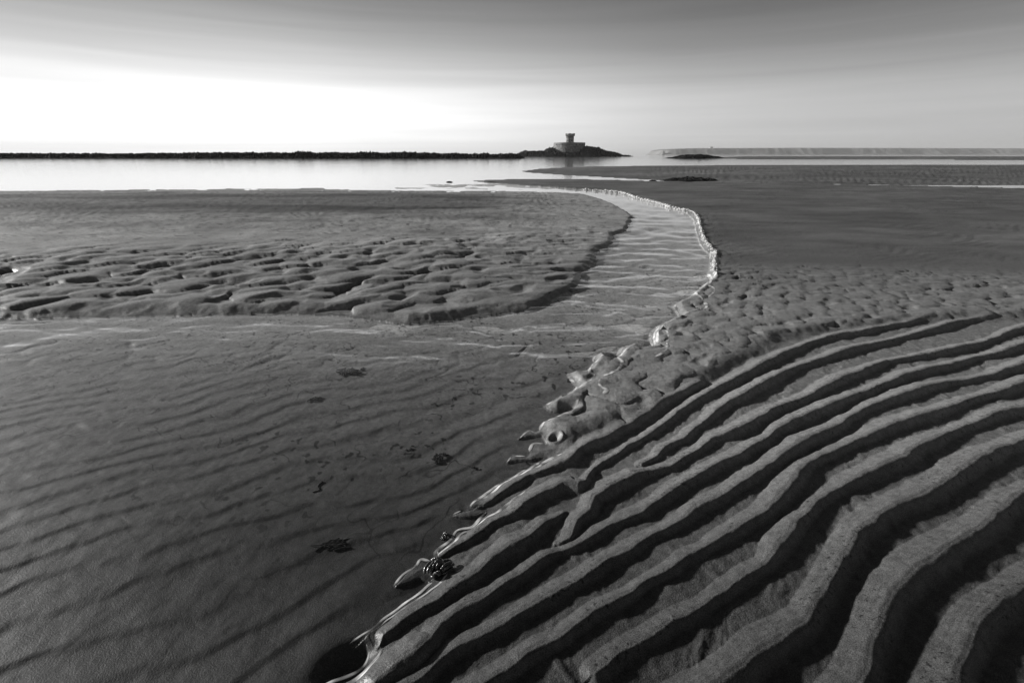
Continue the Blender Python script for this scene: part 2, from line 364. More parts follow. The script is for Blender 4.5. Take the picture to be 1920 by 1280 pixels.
    a = np.where(wet_in, 0.048+0.162*sst(0.8, 2.2, y)+0.36*sst(1.9, 3.6, y)+0.02*fbm(x*1.5, y*1.5, 3, 178), a)  # painted: bed darkens nearby as lens falloff, pales midstream in place of sky sheen
    # dark organic silt caught in cracks of the drowned ripples
    vein = np.abs(fbm(x*5.0, y*5.0, 3, 182)); gate = sst(-0.05, 0.25, fbm(x*4.1, y*4.1, 2, 186))
    a = np.where(wet_in & (y < 5), a*(1-0.8*gate*(1-sst(0.01, 0.045, vein))), a)
    a = np.where(wet_in & (y < 5), a*(1-0.85*sst(0.52, 0.66, fbm(x*24, y*20, 2, 190))*sst(-.1, .4, fbm(x*1.7, y*1.7, 2, 193))), a)
    edge = np.exp(-(np.clip(s, 0, 9)/0.04)**2)*land
    a = a*(1-0.25*edge)
    a = np.where(land, a*(0.28+0.72*sst(0.45, 2.0, y)), a)  # near sand painted darker, standing in for lens falloff
    # coarse dark grains on the crests near the water
    g = sst(0.50, 0.62, fbm(x*95, y*80, 2, 196))*sst(-0.1, 0.35, fbm(x*3, y*3, 2, 199))
    a = np.where(land & (y < 3), a*(1-0.75*g*(hA > 0.008)), a)
    a = np.clip(a, 0.02, 0.6)
    wet = np.clip(bB+0.8*cC+np.exp(-np.clip(s, 0, 9)/0.15), 0, 1)*(0.75+0.5*fbm(x*4, y*4, 2, 240))
    wet = wet*land
    return h.reshape(shp), a.reshape(shp), np.clip(wet, 0, 1).reshape(shp)

# ------------------------------------------------------------------ grids
def make_axes(step_in, step_out, vstep):
    us = np.concatenate([np.arange(-260, 470, step_out), np.arange(470, 1450, step_in), np.arange(1450, 2181, step_out), np.arange(2184, 2760, 7)])
    ss = (us-960.0)/FPX
    ss = np.concatenate([[-12, -6, -3.5, -2.4, -1.9], [-1.65, -1.5], ss, [2.15, 2.4, 3.5, 6, 12]])
    vs = np.concatenate([291+np.array([0.12, 0.2, 0.3, .45, .65, .9, 1.2, 1.6, 2.1, 2.7, 3.4, 4.2]), np.arange(296.2, 1330, vstep), np.arange(1330, 1800, 3.2)])
    Y = P(960, vs)[1]; D = Y*cp+CAM_H*sn
    y0 = Y[-1]; d0 = D[-1]
    Yn = np.array([y0-.02, y0-.06, y0-.12, y0-.25, y0-.5, -.9, -2, -6, -20]); Dn = np.array([d0, d0, d0*1.01, d0*1.05, d0*1.2, 1.4, 2.4, 6, 14])
    Y = np.concatenate([Y, Yn]); D = np.concatenate([D, Dn])
    return ss, Y, D
def grid_mesh(name, X, Y, Zz, mat, attr=None):
    nr, nc = X.shape
    me = bpy.data.meshes.new(name)
    co = np.empty((nr*nc, 3), np.float32); co[:, 0] = X.ravel(); co[:, 1] = Y.ravel(); co[:, 2] = Zz.ravel()
    me.vertices.add(nr*nc); me.vertices.foreach_set('co', co.ravel())
    i = np.arange(nr-1)[:, None]*nc+np.arange(nc-1)[None, :]
    # rows run from far to near: wind so normals point up
    f = np.stack([i, i+nc, i+nc+1, i+1], -1).reshape(-1, 4).astype(np.int32)
    nf = len(f)
    me.loops.add(nf*4); me.loops.foreach_set('vertex_index', f.ravel())
    me.polygons.add(nf); me.polygons.foreach_set('loop_start', np.arange(0, nf*4, 4, dtype=np.int32))
    me.polygons.foreach_set('use_smooth', np.ones(nf, bool))
    me.update(calc_edges=True)
    if attr is not None:
        for k, v in attr.items():
            at = me.attributes.new(k, 'FLOAT', 'POINT'); at.data.foreach_set('value', v.ravel().astype(np.float32))
    me.materials.append(mat)
    o = bpy.data.objects.new(name, me); C.objects.link(o); return o

# ------------------------------------------------------------------ materials
def new_mat(name):
    m = bpy.data.materials.new(name); m.use_nodes = True; nt = m.node_tree
    return m, nt, nt.nodes['Principled BSDF']
def mat_sand():
    m, nt, b = new_mat('wet_sand'); N = nt.nodes.new; L = nt.links.new
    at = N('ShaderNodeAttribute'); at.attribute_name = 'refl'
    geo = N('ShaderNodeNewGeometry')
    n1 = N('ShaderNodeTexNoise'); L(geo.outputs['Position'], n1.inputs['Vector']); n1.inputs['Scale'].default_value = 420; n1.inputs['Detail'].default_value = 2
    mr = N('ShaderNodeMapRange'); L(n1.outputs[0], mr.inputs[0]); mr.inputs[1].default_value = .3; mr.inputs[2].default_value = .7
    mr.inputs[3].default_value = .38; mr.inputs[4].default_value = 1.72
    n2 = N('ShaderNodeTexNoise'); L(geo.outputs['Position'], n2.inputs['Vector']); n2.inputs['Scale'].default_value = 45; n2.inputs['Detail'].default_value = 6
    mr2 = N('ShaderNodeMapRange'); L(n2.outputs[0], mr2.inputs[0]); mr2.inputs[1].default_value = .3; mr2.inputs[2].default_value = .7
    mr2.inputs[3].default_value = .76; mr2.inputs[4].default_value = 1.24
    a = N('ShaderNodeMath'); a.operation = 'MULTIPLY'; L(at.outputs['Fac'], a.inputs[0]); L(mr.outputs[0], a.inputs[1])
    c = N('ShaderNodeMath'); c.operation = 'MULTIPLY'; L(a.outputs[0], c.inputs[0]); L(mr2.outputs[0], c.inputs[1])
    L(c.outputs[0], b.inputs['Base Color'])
    wt = N('ShaderNodeAttribute'); wt.attribute_name = 'wet'
    rr_ = N('ShaderNodeMapRange'); L(wt.outputs['Fac'], rr_.inputs[0]); rr_.inputs[3].default_value = 0.6; rr_.inputs[4].default_value = 0.30
    L(rr_.outputs[0], b.inputs['Roughness'])
    rs_ = N('ShaderNodeMapRange'); L(wt.outputs['Fac'], rs_.inputs[0]); rs_.inputs[3].default_value = 0.3; rs_.inputs[4].default_value = 0.6
    L(rs_.outputs[0], b.inputs['Specular IOR Level'])
    bp = N('ShaderNodeBump'); bp.inputs['Strength'].default_value = 0.8; bp.inputs['Distance'].default_value = 0.0014
    n3 = N('ShaderNodeTexNoise'); L(geo.outputs['Position'], n3.inputs['Vector']); n3.inputs['Scale'].default_value = 260; n3.inputs['Detail'].default_value = 4
    L(n3.outputs[0], bp.inputs['Height'])
    bp2 = N('ShaderNodeBump'); bp2.inputs['Strength'].default_value = 0.5; bp2.inputs['Distance'].default_value = 0.003
    n4 = N('ShaderNodeTexNoise'); L(geo.outputs['Position'], n4.inputs['Vector']); n4.inputs['Scale'].default_value = 22; n4.inputs['Detail'].default_value = 5
    L(n4.outputs[0], bp2.inputs['Height']); L(bp.outputs[0], bp2.inputs['Normal'])
    L(bp2.outputs[0], b.inputs['Normal'])
    return m
def mat_water():
    m, nt, b = new_mat('clear_water'); N = nt.nodes.new; L = nt.links.new
    nt.nodes.remove(b); out = nt.nodes['Material Output']
    geo = N('ShaderNodeNewGeometry')
    tr = N('ShaderNodeBsdfTransparent'); tr.inputs[0].default_value = (.95, .95, .95, 1)
    gl = N('ShaderNodeBsdfGlossy'); gl.inputs['Roughness'].default_value = 0.06; gl.inputs[0].default_value = (1, 1, 1, 1)
    fr = N('ShaderNodeFresnel')
    ir = N('ShaderNodeMapRange'); L(geo.outputs['Backfacing'], ir.inputs[0]); ir.inputs[3].default_value = 1.75; ir.inputs[4].default_value = 1/1.75
    L(ir.outputs[0], fr.inputs[0])      # same reflectance for light entering and leaving the thin sheet of water
    mp = N('ShaderNodeMapping'); L(geo.outputs['Position'], mp.inputs[0]); mp.inputs['Scale'].default_value = (1.0, 2.2, 1)
    n = N('ShaderNodeTexNoise'); L(mp.outputs[0], n.inputs['Vector']); n.inputs['Scale'].default_value = 9; n.inputs['Detail'].default_value = 3
    bp = N('ShaderNodeBump'); bp.inputs['Strength'].default_value = 0.10; bp.inputs['Distance'].default_value = 0.01; L(n.outputs[0], bp.inputs['Height'])
    L(bp.outputs[0], gl.inputs['Normal']); L(bp.outputs[0], fr.inputs['Normal'])
    mx = N('ShaderNodeMixShader'); L(fr.outputs[0], mx.inputs[0]); L(tr.outputs[0], mx.inputs[1]); L(gl.outputs[0], mx.inputs[2])
    L(mx.outputs[0], out.inputs['Surface']); return m
def mat_plain(name, base, rough, spec=0.5, nscale=8, var=0.5, bump=0.5, bd=0.02, detail=6):
    m, nt, b = new_mat(name); N = nt.nodes.new; L = nt.links.new
    tc = N('ShaderNodeTexCoord')
    n = N('ShaderNodeTexNoise'); L(tc.outputs['Object'], n.inputs['Vector']); n.inputs['Scale'].default_value = nscale; n.inputs['Detail'].default_value = detail
    r = N('ShaderNodeMapRange'); L(n.outputs[0], r.inputs[0]); r.inputs[1].default_value = .3; r.inputs[2].default_value = .7
    r.inputs[3].default_value = base*(1-var); r.inputs[4].default_value = base*(1+var)
    L(r.outputs[0], b.inputs['Base Color']); b.inputs['Roughness'].default_value = rough; b.inputs['Specular IOR Level'].default_value = spec
    bp = N('ShaderNodeBump'); bp.inputs['Strength'].default_value = bump; bp.inputs['Distance'].default_value = bd
    L(n.outputs[0], bp.inputs['Height']); L(bp.outputs[0], b.inputs['Normal']); return m
M_SAND = mat_sand(); M_WATER = mat_water()
M_ROCK = mat_plain('weed_covered_rock', 0.022, 0.75, 0.2, 0.9, 0.8, 0.8, 0.3)
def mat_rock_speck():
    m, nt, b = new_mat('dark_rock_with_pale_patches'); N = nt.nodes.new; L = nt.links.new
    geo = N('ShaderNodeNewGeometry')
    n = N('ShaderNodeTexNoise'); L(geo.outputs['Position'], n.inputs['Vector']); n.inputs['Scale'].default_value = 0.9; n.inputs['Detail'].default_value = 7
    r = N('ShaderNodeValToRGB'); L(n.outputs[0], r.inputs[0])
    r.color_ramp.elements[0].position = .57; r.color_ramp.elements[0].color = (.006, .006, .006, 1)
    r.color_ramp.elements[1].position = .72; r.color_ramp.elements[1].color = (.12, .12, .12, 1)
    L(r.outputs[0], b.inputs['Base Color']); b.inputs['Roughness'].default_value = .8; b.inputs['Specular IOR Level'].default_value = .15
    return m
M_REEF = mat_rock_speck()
M_STONE = mat_plain('weathered_granite', 0.19, 0.85, 0.2, 0.9, 0.65, 0.8, 0.25)
M_STONE2 = mat_plain('pale_granite', 0.26, 0.85, 0.2, 1.0, 0.6, 0.8, 0.2)
M_DARK = mat_plain('dark_opening', 0.01, 0.9, 0.1, 1, 0.2, 0, 0)
M_CAST = mat_plain('wet_worm_cast', 0.05, 0.22, 0.7, 120, 0.5, 0.4, 0.0008)
M_CASTW = mat_plain('drowned_worm_cast', 0.05, 0.9, 0.1, 120, 0.5, 0.3, 0.0008)
M_WEED = mat_plain('black_seaweed', 0.012, 0.45, 0.4, 30, 0.6, 0.5, 0.004)
M_CLIFF = mat_plain('far_cliff', 0.24, 0.95, 0.1, 0.006, 0.35, 0.3, 10)
M_PALE = mat_plain('pale_render', 0.7, 0.8, 0.2, 1, 0.1, 0, 0)
def mat_foam(name, soft):
    m, nt, b = new_mat(name); N = nt.nodes.new; L = nt.links.new
    geo = N('ShaderNodeNewGeometry')
    n = N('ShaderNodeTexNoise'); L(geo.outputs['Position'], n.inputs['Vector']); n.inputs['Scale'].default_value = 60; n.inputs['Detail'].default_value = 5
    r = N('ShaderNodeMapRange'); L(n.outputs[0], r.inputs[0]); r.inputs[1].default_value = .3; r.inputs[2].default_value = .7
    r.inputs[3].default_value = .5; r.inputs[4].default_value = .85
    L(r.outputs[0], b.inputs['Base Color']); b.inputs['Roughness'].default_value = .35
    if soft:
        at = N('ShaderNodeAttribute'); at.attribute_name = 'cover'
        L(at.outputs['Fac'], b.inputs['Alpha'])
    return m
M_FILM = mat_foam('foam_glint_film', True)  # white colour also stands in for sun and sky glints on the water lip
M_FOAM = mat_foam('froth_crumbs', False)

# ------------------------------------------------------------------ the beach
def struct(o): o['kind'] = 'structure'; return o
ss, GY, GD = make_axes(1.35, 2.4, 1.35)
XX = np.clip(ss[None, :]*GD[:, None], -6000, 6000); YY = np.repeat(GY[:, None], len(ss), 1)
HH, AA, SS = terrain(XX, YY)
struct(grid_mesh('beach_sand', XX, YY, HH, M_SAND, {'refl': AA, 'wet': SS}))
def ground_z(x, y):
    r = np.interp(-y, -GY, np.arange(len(GY))); D = np.interp(r, np.arange(len(GY)), GD)
    c = np.interp(x/D, ss, np.arange(len(ss)))
    r0 = int(r); c0 = int(c); fr = r-r0; fc = c-c0
    r1 = min(r0+1, len(GY)-1); c1 = min(c0+1, len(ss)-1)
    return (HH[r0, c0]*(1-fr)*(1-fc)+HH[r1, c0]*fr*(1-fc)+HH[r0, c1]*(1-fr)*fc+HH[r1, c1]*fr*fc)
def slope_wave(x, y):
    amp = 0.0125*sst(1.7, 3.0, y)*(1+0.7*np.exp(-((y-3.1)/0.9)**2))*(1-sst(15, 22, y))
    q = 0.35*fbm(x*4.5, y*11+0.5*pn(x*2, y*2, 209), 2, 207)+fbm(x*2.0+0.35*pn(x*2, y*2, 201), y*4.2+0.5*pn(x*1.2, y*1.2, 203), 3, 200, 0.45)
    still = 1-0.6*(1-sst(-1.6, -0.2, x))*(1-sst(3.4, 4.6, y))
    return amp*q*still + 0.0007*fbm(x*3, y*5, 2, 205)*sst(1.0, 1.8, y)*(1-sst(15, 22, y))
wss, WY, WD = make_axes(2.7, 4.8, 2.2)
WX = np.clip(wss[None, :]*WD[:, None], -6000, 6000); WYY = np.repeat(WY[:, None], len(wss), 1)
WZ = slope_wave(WX.ravel(), WYY.ravel()).reshape(WX.shape)
struct(grid_mesh('sea_water', WX, WYY, WZ, M_WATER))

# ------------------------------------------------------------------ object helpers
def link(name, me, mat, parent=None, smooth=True):
    me.materials.append(mat)
    if smooth: me.polygons.foreach_set('use_smooth', [True]*len(me.polygons))
    o = bpy.data.objects.new(name, me); C.objects.link(o)
    if parent is not None: o.parent = parent
    return o
def from_bm(name, bm, mat, parent=None, smooth=True):
    me = bpy.data.meshes.new(name); bm.normal_update(); bm.to_mesh(me); bm.free(); return link(name, me, mat, parent, smooth)
def tag(o, label, cat, group=None, kind=None):
    o['label'] = label; o['category'] = cat
    if group: o['group'] = group
    if kind: o['kind'] = kind
    return o
def empty(name, loc):
    o = bpy.data.objects.new(name, None); C.objects.link(o); o.location = loc; return o
def PX(u, v, z=0.0):
    a, b = P(u, v, z); return float(a), float(b)
def at_dist(u, v, Y):
    """world point at forward distance Y seen at (u, v)"""
    x = (u-960)/FPX; y = (640-v)/FPX; t = Y/(cp+y*sn); return t*x, CAM_H+t*(-sn+y*cp)

# closed heightfield rock: footprint grid with skirt going below the water
def rock_mesh(name, xs, ys, hfun, mat, base=-0.6):
    X, Y = np.meshgrid(xs, ys)
    Z = hfun(X, Y)
    nr, nc = X.shape
    verts = np.stack([X, Y, Z], -1).reshape(-1, 3).tolist()
    faces = [(r*nc+c, r*nc+c+1, (r+1)*nc+c+1, (r+1)*nc+c) for r in range(nr-1) for c in range(nc-1)]
    me = bpy.data.meshes.new(name); me.from_pydata(verts, [], faces); me.update()
    return me

# ------------------------------------------------------------------ left reef
def long_reef():
    Y0 = 183.0
    def top(u):
        xs = [-300,0,200,400,534,545,555,575,600,640,660,675,700,740,755,780,820,850,880,900,930,950,965,974,985]
        vs = [289,288,288.5,286.5,286.5,285,285,286.7,286.5,286.6,286,285.2,286.3,286,285.2,286.3,288,287.6,288.5,288.2,289.5,288,288.5,290,297]
        return np.interp(u, xs, vs)
    x0 = at_dist(-300, 291, Y0)[0]; x1 = at_dist(978, 291, Y0)[0]
    xs = np.arange(x0, x1+1.5, 0.22); ys = np.arange(-9, 9.1, 0.6)
    def hf(X, Y):
        u = 960+X/Y0*FPX/cp
        tz = CAM_H+(291.0-top(u))*Y0/996.0*1.0
        env = np.clip(1-np.abs(Y/8.5)**2.4, 0, 1)
        nz = fbm(X*.35, Y*.35, 5, 301, 0.55)
        rid = 1-np.abs(fbm(X*.8, Y*.8, 4, 305, 0.6))
        h = tz*env*(0.88+0.16*nz+0.85*(rid-0.72)) - 0.35*(1-env) + 0.34*(fbm(X*2.1, Y*1.2, 2, 309))*env
        return h
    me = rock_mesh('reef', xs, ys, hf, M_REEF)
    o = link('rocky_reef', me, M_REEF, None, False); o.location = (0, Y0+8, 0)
    tag(o, 'long low black rocky reef lying along the far side of the lagoon on the left', 'reef')
long_reef()

# ------------------------------------------------------------------ island and fort
YI = 418.0; KX = YI/(FPX*cp)*1.0
def ix(u): return at_dist(u, 291, YI)[0]
def iz(v): return CAM_H+(291.0-v)*YI/996.0
def island():
    prof_u = [968,976,984,990,1000,1012,1021,1023.5,1030,1034,1040,1060,1090,1096,1103,1110,1115,1121,1127,1131,1134,1138,1143,1150,1156.5,1161,1164,1172,1180,1186]
    prof_v = [291,286.5,283,285,284,284.5,283.5,280,278,277,276.5,277,276,275.7,275,277,276.8,278,281,283,282.6,285,284.7,287,288.3,290,292,292.6,293,296]
    xs = np.arange(ix(966), ix(1188), 0.35); ys = np.arange(-27, 24, 0.6)
    fc = ix(1066.5)
    def hf(X, Y):
        u = 960+X/YI*FPX/cp
        tz = CAM_H+(291.0-np.interp(u, prof_u, prof_v))*YI/996.0
        low = np.interp(u, [968,985,1010,1040,1075,1100,1130,1165,1186], [0.6,2.4,3.2,3.6,3.9,4.6,3.8,1.6,-0.5])
        wid = np.interp(u, [968,1000,1030,1110,1150,1186], [9,14,23,23,14,6])
        env = np.clip(1-(np.abs(Y+2)/wid)**3, 0, 1)
        # front apron is low; rises behind to the skyline profile
        rise = sst(-15, -4, Y) if True else 0
        rise_r = sst(-22, -8, Y)
        k = sst(1078, 1092, u); rise = rise*(1-k)+rise_r*k
        nz = fbm(X*.16, Y*.16, 5, 321, 0.6); rid = 1-np.abs(fbm(X*.33, Y*.33, 4, 325, 0.6))
        hh = (low+(tz-low)*rise)
        h = hh*env*(0.93+0.12*nz)+3.2*(rid-0.74)*env + 0.9*fbm(X*1.1, Y*.8, 2, 329)*env - 0.8*(1-env)
        r = np.hypot(X-fc, Y-0.0)
        infort = (r < 12.2)
        h = np.where(infort, np.minimum(h, iz(285)), h)
        # keep the wall's foot clear at the front left
        fr = (Y < -6) & (u > 1036) & (u < 1079)
        h = np.where(fr & (r < 16), np.minimum(h, iz(285.2)), h)
        return h
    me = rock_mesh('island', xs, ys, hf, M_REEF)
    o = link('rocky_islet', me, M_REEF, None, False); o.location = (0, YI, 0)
    tag(o, 'black craggy rock islet carrying the round stone tower', 'islet')
island()
def lathe(profile, n=64, jitter=0.0, seed=0, cap=True):
    bm = bmesh.new(); rings = []
    for (r, z) in profile:
        rings.append([bm.verts.new((r*math.cos(2*PI*i/n), r*math.sin(2*PI*i/n), z)) for i in range(n)])
    for a, b in zip(rings, rings[1:]):
        for i in range(n):
            bm.faces.new((a[i], a[(i+1) % n], b[(i+1) % n], b[i]))
    if cap:
        bm.faces.new(rings[-1]); bm.faces.new(list(reversed(rings[0])))
    return bm
def arc_box(r0, r1, a0, a1, z0, z1, n=4):
    bm = bmesh.new(); cols = []
    for i in range(n+1):
        a = a0+(a1-a0)*i/n
        cols.append([bm.verts.new((r*math.cos(a), r*math.sin(a), z)) for r, z in ((r0, z0), (r1, z0), (r1, z1), (r0, z1))])
    for p, q in zip(cols, cols[1:]):
        for k in range(4): bm.faces.new((p[k], p[(k+1) % 4], q[(k+1) % 4], q[k]))
    bm.faces.new(cols[0][::-1]); bm.faces.new(cols[-1])
    bmesh.ops.recalc_face_normals(bm, faces=bm.faces)
    return bm
def fort():
    cx = ix(1066.6); R = (ix(1095.7)-ix(1037.6))/2
    z0 = iz(289); zt = iz(268.0); zb = iz(284.9)
    t = empty('stone_tower', (cx, YI, 0)); tag(t, 'round stone coastal tower rising from a wide circular battery wall on the rock islet', 'tower')
    th = zt-0.9
    from_bm('battery_wall', lathe([(R*1.035, z0), (R*1.03, zb), (R*1.0, th)]), M_STONE, t, False)
    from_bm('wall_coping', lathe([(R*1.012, th+0.0), (R*1.012, zt), (R*0.93, zt), (R*0.93, th-0.3)], cap=False), M_STONE2, t, False)
    # gun embrasures cut as dark openings in the wall
    for a in (-150, -122, -96, -70, -42, -18):
        ar = math.radians(a)
        from_bm('gun_opening', arc_box(R*0.96, R*1.018, ar-0.022, ar+0.022, th-1.0, th-0.35, 2), M_DARK, t, False)
    tx0, tx1 = ix(1060.2), ix(1074.8); r = (tx1-tx0)/2; tc = (tx0+tx1)/2-cx
    ztop = iz(251.1); zpar = iz(255.2)
    sub = []
    def off(o): o.location.x = tc; o.location.y = 1.0; return o
    off(from_bm('tower_wall', lathe([(r*1.05, th-0.5), (r*1.0, (th+zpar)/2), (r*0.99, zpar+.3)]), M_STONE2, t, False))
    # corbelled machicolation: ring of brackets and the parapet they carry
    off(from_bm('parapet', lathe([(r*1.0, zpar-0.25), (r*1.17, zpar+0.45), (r*1.19, ztop-0.2), (r*1.10, ztop-.2), (r*1.10, ztop-1.0)]), M_STONE2, t, False))
    for a in range(0, 360, 60):
        ar = math.radians(a+20)
        off(from_bm('corner_box', arc_box(r*1.0, r*1.27, ar-0.2, ar+0.2, zpar-0.15, ztop, 3), M_STONE2, t, False))
    H = zpar-zt
    for (a, f, hh) in [(-150, .78, .5), (-125, .80, .55), (-104, .76, .5), (-84, .82, .5), (-60, .78, .5), (-38, .8, .5), (-140, .32, .5), (-112, .30, .6), (-95, .36, .6), (-70, .3, .55), (-45, .34, .5), (-96, .04, .9)]:
        ar = math.radians(a); zc_ = zt+H*f
        off(from_bm('window', arc_box(r*0.93, r*1.045, ar-0.11, ar+0.11, zc_-hh/2-.2, zc_+hh/2+.2, 2), M_DARK, t, False))
fort()

# ------------------------------------------------------------------ other rocks
def rock_patch(name, label, cat, u0, u1, vtop, vbase, depth, seed, mat=M_REEF, res=90, group=None, topf=None, sharp=0.5):
    """weed-covered rock standing on the sand or in the water; base line seen at vbase"""
    Yb = float(P(960, vbase)[1]); Yc = Yb+depth*0.5
    x0 = at_dist(u0, 291, Yc)[0]; x1 = at_dist(u1, 291, Yc)[0]
    h = at_dist(960, vtop, Yc+depth*0.1)[1]
    cx = (x0+x1)/2; w2 = (x1-x0)/2
    nx = res; ny = max(14, int(res*min(1.0, depth/(2*w2)*1.6)))
    xs = np.linspace(-w2*1.08, w2*1.08, nx); ys = np.linspace(-depth*.56, depth*.56, ny)
    gz = ground_z(cx, Yc)
    gz = min(gz, 0.3)
    def hf(X, Y):
        q = X/w2; p = Y/(depth*.5)
        sc = 3.2/w2
        r = np.hypot(q+0.10*fbm(X*sc, Y*sc, 2, seed), p)
        env = np.clip(1-r**2.6, -0.3, 1)
        tp = 1.0 if topf is None else np.interp(q, topf[0], topf[1])
        nz = fbm(X*sc*1.6, Y*sc*1.6, 4, seed+3, 0.6); rid = 1-np.abs(fbm(X*sc*3, Y*sc*3, 3, seed+7, 0.6))
        return (h-gz)*tp*(np.sign(env)*np.abs(env)**0.7)*(0.85+0.35*sharp*nz+0.4*sharp*(rid-0.7))
    me = rock_mesh(name, xs, ys, hf, mat)
    o = link(name, me, mat, None, False); o.location = (cx, Yc, gz-0.01)
    tag(o, label, cat, group); return o
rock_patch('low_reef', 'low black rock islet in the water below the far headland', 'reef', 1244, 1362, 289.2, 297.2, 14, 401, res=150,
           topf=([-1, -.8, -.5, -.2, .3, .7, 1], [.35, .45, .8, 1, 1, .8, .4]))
rock_patch('weed_rock', 'long patch of rock under black seaweed on the edge of the far sandbar', 'rock', 1243, 1357, 331.2, 340.4, 1.6, 411, M_ROCK, 150,
           topf=([-1, -.6, -.3, 0, .2, .5, .9, 1], [.2, .8, .7, 1, .8, .9, .9, .5]), sharp=0.9)
rock_patch('weed_rock', 'small black rock at the thin end of the channel left of the long seaweed patch', 'rock', 1221, 1237, 336.6, 340.0, .3, 421, M_ROCK, 40)
rock_patch('weed_rock', 'black seaweed rock high on the far sandbar at the right edge', 'rock', 1372, 1420, 319.5, 324.8, 2.4, 431, M_ROCK, 60)
rock_patch('mound_rock', 'small rounded dark rock in the shallows, left one of the pair by the lagoon edge', 'rock', 832, 848, 339.0, 342.2, .35, 441, M_ROCK, 40, sharp=.3)
rock_patch('mound_rock', 'flatter small dark rock in the shallows, right one of the pair by the lagoon edge', 'rock', 912, 930, 340.0, 342.8, .35, 451, M_ROCK, 40, sharp=.3)

# ------------------------------------------------------------------ headland
def headland():
    Yh = 3600.0; K = Yh/1500.0
    def hz(v): return CAM_H+(291.0-v)*Yh/996.0
    u_ = [1236,1240,1243,1246,1249,1254,1262,1275,1290,1310,1340,1385,1500,1700,2100]
    v_ = [292,289,286,283.5,281.5,280.5,279.7,279,278.6,278.2,278,278,277.5,278,279]
    X0 = at_dist(1238, 291, Yh)[0]; X1 = at_dist(2090, 291, Yh)[0]
    xs = np.arange(X0-8*K, X1, 3.0*K); ys = K*np.concatenate([np.linspace(-60, 0, 26), np.linspace(8, 160, 12)])
    def hf(X, Y):
        u = 960+X/Yh*FPX/cp
        tz = CAM_H+(291.0-np.interp(u, u_, v_))*Yh/996.0
        X = X/K; Y = Y/K
        gul = 5*fbm(X*.012, Y*.006, 4, 501, .6)+2*np.abs(fbm(X*.04, Y*.02, 3, 505))
        s = sst(-55+0*X, -6, Y+gul)
        return tz*(0.06+0.94*s) - 2.0*(1-sst(-60, -55, Y)) + 1.1*fbm(X*.1, Y*.1, 3, 509)*s
    me = rock_mesh('headland', xs, ys, hf, M_CLIFF)
    o = link('headland', me, M_CLIFF, None, True); o.location = (0, Yh, 0); struct(o)
    # stack off its tip
    bm = bmesh.new(); xc = at_dist(1243.3, 291, Yh-30*K)[0]; hst = hz(282.8)
    rings = []
    for k in range(9):
        f = k/8; rr_ = (8.0*(1-f)**0.8+1.2)*K; ring = []
        for i in range(20):
            a = 2*PI*i/20; q = rr_*(1+0.25*mnoise.noise(Vector((math.cos(a)*1.5, math.sin(a)*1.5, k*.5))))
            ring.append(bm.verts.new((q*math.cos(a), q*math.sin(a), -1+f*(hst+1))))
        rings.append(ring)
    for a, b in zip(rings, rings[1:]):
        for i in range(20): bm.faces.new((a[i], a[(i+1) % 20], b[(i+1) % 20], b[i]))
    bm.faces.new(rings[-1])
    st = from_bm('sea_stack', bm, M_CLIFF, None, True); st.location = (xc, Yh-30*K, 0)
    tag(st, 'pointed rock stack standing off the tip of the hazy headland', 'rock stack')
    # little white house on the cliff top
    hx, hzz = at_dist(1333.5, 278.2, Yh+12*K)
    t = empty('cottage', (hx, Yh+12*K, hzz-4)); tag(t, 'tiny white house on the skyline of the far headland', 'house')
    bm = bmesh.new(); bmesh.ops.create_cube(bm, size=1); bmesh.ops.scale(bm, vec=(20, 11, 10), verts=bm.verts); bmesh.ops.translate(bm, vec=(0, 0, 5), verts=bm.verts)
    from_bm('wall', bm, M_PALE, t, False)
    bm = bmesh.new(); vs = [bm.verts.new(p) for p in ((-11, -6.5, 10), (11, -6.5, 10), (11, 6.5, 10), (-11, 6.5, 10), (-11, 0, 14), (11, 0, 14))]
    for f in ((0, 1, 5, 4), (2, 3, 4, 5), (0, 4, 3), (1, 2, 5), (0, 3, 2, 1)): bm.faces.new([vs[i] for i in f])
    from_bm('roof', bm, M_STONE, t, False)
headland()

# ------------------------------------------------------------------ tubes: worm casts
def tube(bm, pts, rad, n=8, taper=True):
    pts = [Vector(p) for p in pts]; rings = []
    m = len(pts)
    for i, p in enumerate(pts):
        d = (pts[min(i+1, m-1)]-pts[max(i-1, 0)]).normalized()
        a = d.cross(Vector((0, 0, 1)));
        if a.length < 1e-4: a = Vector((1, 0, 0))
        a.normalize(); b = d.cross(a)
        f = i/(m-1); r = rad*(min(1, (min(f, 1-f)*m/3+0.25)) if taper else 1)*(1+0.12*math.sin(i*1.7))
        rings.append([bm.verts.new(p+a*r*math.cos(2*PI*k/n)+b*r*math.sin(2*PI*k/n)) for k in range(n)])
    for q, s_ in zip(rings, rings[1:]):
        for k in range(n): bm.faces.new((q[k], q[(k+1) % n], s_[(k+1) % n], s_[k]))
    bm.faces.new(rings[0][::-1]); bm.faces.new(rings[-1])
def smooth_path(ctrl, sub=6):
    out = []
    c = [ctrl[0]]+list(ctrl)+[ctrl[-1]]
    for i in range(1, len(c)-2):
        p0, p1, p2, p3 = [Vector(q) for q in c[i-1:i+3]]
        for k in range(sub):
            t = k/sub
            out.append(0.5*((2*p1)+(-p0+p2)*t+(2*p0-5*p1+4*p2-p3)*t*t+(-p0+3*p1-3*p2+p3)*t**3))
    out.append(Vector(c[-1])); return out
